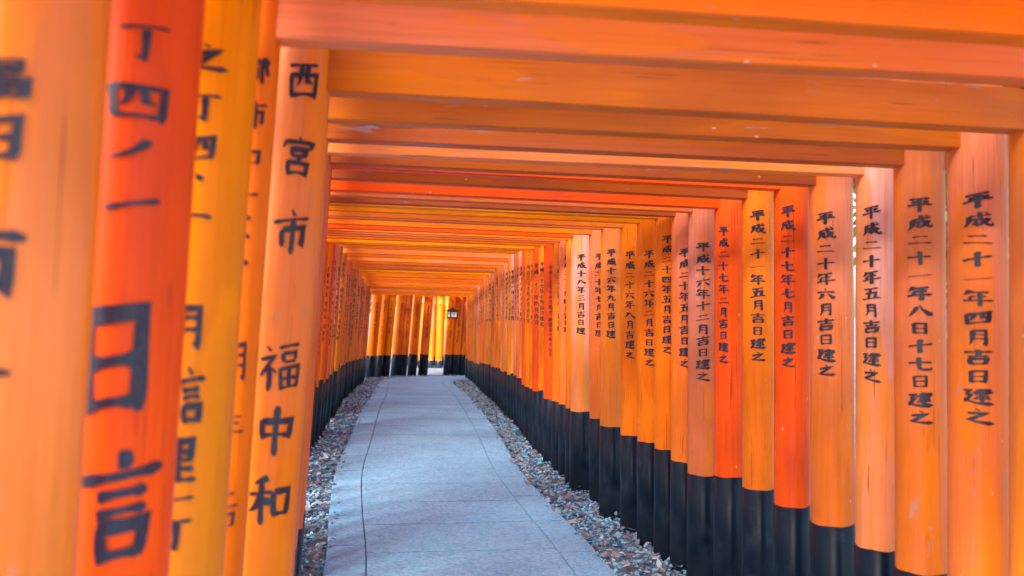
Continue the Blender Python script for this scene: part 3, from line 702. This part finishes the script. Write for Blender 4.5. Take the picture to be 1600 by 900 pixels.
torii((-2.9, 28.6), (-1.3, 28.5), 1.60, .16, .16, .3, .3, 'golden', 'golden', R(1), R(1), None, None,
      'low golden-orange torii gate facing the viewer far behind the bend')
# ------------------------------------------------------------------ hanging lantern at the far opening
def lantern():
    d = 19.3; x = (708-800)*d/1374; z = EYE - (489-463)*d/1374
    root = empty('hanging_lantern', (x, d, z-.11), R(30), label='black framed box lantern with white paper panels hanging at the far opening', cat='lantern')
    w = .078; h = .145; t = .012
    mb = MB(); mb.box(-w+.008, w-.008, -w+.008, w-.008, .02, h-.015); mb.obj('paper_box', M['paper'], root)
    for sx in (-1, 1):
        for sy in (-1, 1):
            mb = MB(); mb.box(sx*w-t, sx*w+t, sy*w-t, sy*w+t, -.02, h, .002); mb.obj('corner_post', M['iron'], root)
    mb = MB()
    for z0 in (0, h-.02):
        for sy in (-1, 1): mb.box(-w+t, w-t, sy*w-.008, sy*w+.008, z0, z0+.02)
        for sx in (-1, 1): mb.box(sx*w-.008, sx*w+.008, -w+t, w-t, z0, z0+.02)
    for sy in (-1, 1): mb.box(-.003, .003, sy*w-.004, sy*w+.004, .02, h-.02)
    mb.obj('frame', M['iron'], root)
    mb = MB(); V = []; F = []
    for i, (r_, z_) in enumerate([(w+.055, h+.004), (w+.055, h+.014), (w*.6, h+.045), (.02, h+.07)]):
        V += [(-r_, -r_, z_), (r_, -r_, z_), (r_, r_, z_), (-r_, r_, z_)]
    for i in range(3):
        for j in range(4): F.append((i*4+j, i*4+(j+1) % 4, i*4+4+(j+1) % 4, i*4+4+j))
    F += [(3, 2, 1, 0), (12, 13, 14, 15)]
    mb.add(V, F); mb.obj('roof', M['iron'], root)
    mb = MB(); mb.lathe([(.006, h+.07), (.006, h+.235)], 8); mb.obj('chain', M['iron'], root)
    for ax in range(2):                        # round crest on the two visible panels
        V = []; F = []
        for i in range(20):
            a = 2*math.pi*i/20
            for r_ in (.022, .038): V.append((r_*math.cos(a), -w+.006, .1+r_*math.sin(a)) if ax == 0 else (-w+.006, r_*math.cos(a), .1+r_*math.sin(a)))
        for i in range(20): F.append((2*i, 2*i+1, (2*i+3) % 40, (2*i+2) % 40))
        mesh_obj('crest', V, F, M['crest'], root)
lantern()

# ------------------------------------------------------------------ trees outside the tunnel
def crown_mesh(seed, mat, n=2600):
    rs = np.random.RandomState(seed); V = []; F = []
    cl = rs.normal(size=(26, 3))*np.array([.85, .85, .75])
    for i in range(n):
        c = cl[rs.randint(26)]; c = c*min(1, 1.5/np.linalg.norm(c)); q_ = rs.normal(size=3); p = c + q_*.30*min(1, 1.6/np.linalg.norm(q_))
        a = rs.normal(size=3); a /= np.linalg.norm(a); b = np.cross(a, rs.normal(size=3)); b /= np.linalg.norm(b); L = rs.uniform(.05, .11)
        q = [p-a*L, p+b*L*.4, p+a*L, p-b*L*.4]; k = len(V); V += [tuple(v) for v in q]; F.append((k, k+1, k+2, k+3))
    me = bpy.data.meshes.new('crown'); me.from_pydata(V, [], F); me.materials.append(mat); return me
CR = [crown_mesh(1, M['leaf']), crown_mesh(2, M['leaf2']), crown_mesh(3, M['leaf'])]
def tree(x, y, h, s, c, lab):
    root = empty('broadleaf_tree', (x, y, ground(y)), rnd.random()*6, label=lab, cat='tree', group='trees outside the torii tunnel')
    mb = MB(); mb.lathe([(.17*s/1.5, -.1), (.13*s/1.5, h*.3), (.09*s/1.5, h*.7), (.03, h)], 10, True, wob=lambda a, z: .12*math.sin(3*a+z*2))
    for k in range(6):
        a = k*1.05+rnd.random(); z0 = h*(.45+.08*k); L = s*.8
        for t in range(4):
            u0, u1 = t/4, (t+1)/4
            p0 = Vector((math.cos(a)*L*u0, math.sin(a)*L*u0, z0+L*.6*u0)); p1 = Vector((math.cos(a)*L*u1, math.sin(a)*L*u1, z0+L*.6*u1))
            r0, r1 = .045*(1-u0)+.008, .045*(1-u1)+.008; V = []
            for (p, r_) in ((p0, r0), (p1, r1)):
                for j in range(5): b = 2*math.pi*j/5; V.append((p.x - math.sin(a)*math.cos(b)*r_, p.y+math.cos(a)*math.cos(b)*r_, p.z+math.sin(b)*r_))
            mb.add(V, [(j, (j+1) % 5, 5+(j+1) % 5, 5+j) for j in range(5)])
    mb.obj('trunk', M['bark'], root, True)
    o = bpy.data.objects.new('crown', CR[c]); o.location = (0, 0, h); o.scale = (s, s, s*.9); o.rotation_euler = (0, 0, rnd.random()*6); link(o, root)
spots = [(3.6, 3.9, 2.3, .65, 1, 'small pale shrub-like tree close outside the right row of posts'), (3.0, 2.1, 2.2, .5, 1, 'small leafy tree close outside the nearest right-hand posts'),
         (3.9, 7.5, 3.4, 1.3, 1, 'pale leafy tree glimpsed in the gap between two right-hand posts'),
         (6.5, 13, 5, 2.0, 0, 'green tree outside the right row, midway along the tunnel'), (-6, 8, 5, 1.9, 0, 'dark green tree outside the left row'),
         (-7.5, 15, 5.5, 2.1, 2, 'green tree outside the left row towards the bend'), (-3.5, 33, 5.5, 2.4, 1, 'pale tree behind the far opening'),
         (3.5, 35, 5.5, 2.4, 0, 'green tree far beyond the bend on the right'), (10, 22, 6, 2.6, 2, 'large green tree off to the right beyond the bend'),
         (-10, 27, 6, 2.6, 0, 'large green tree off to the left beyond the bend')]
for a in spots: tree(*a)
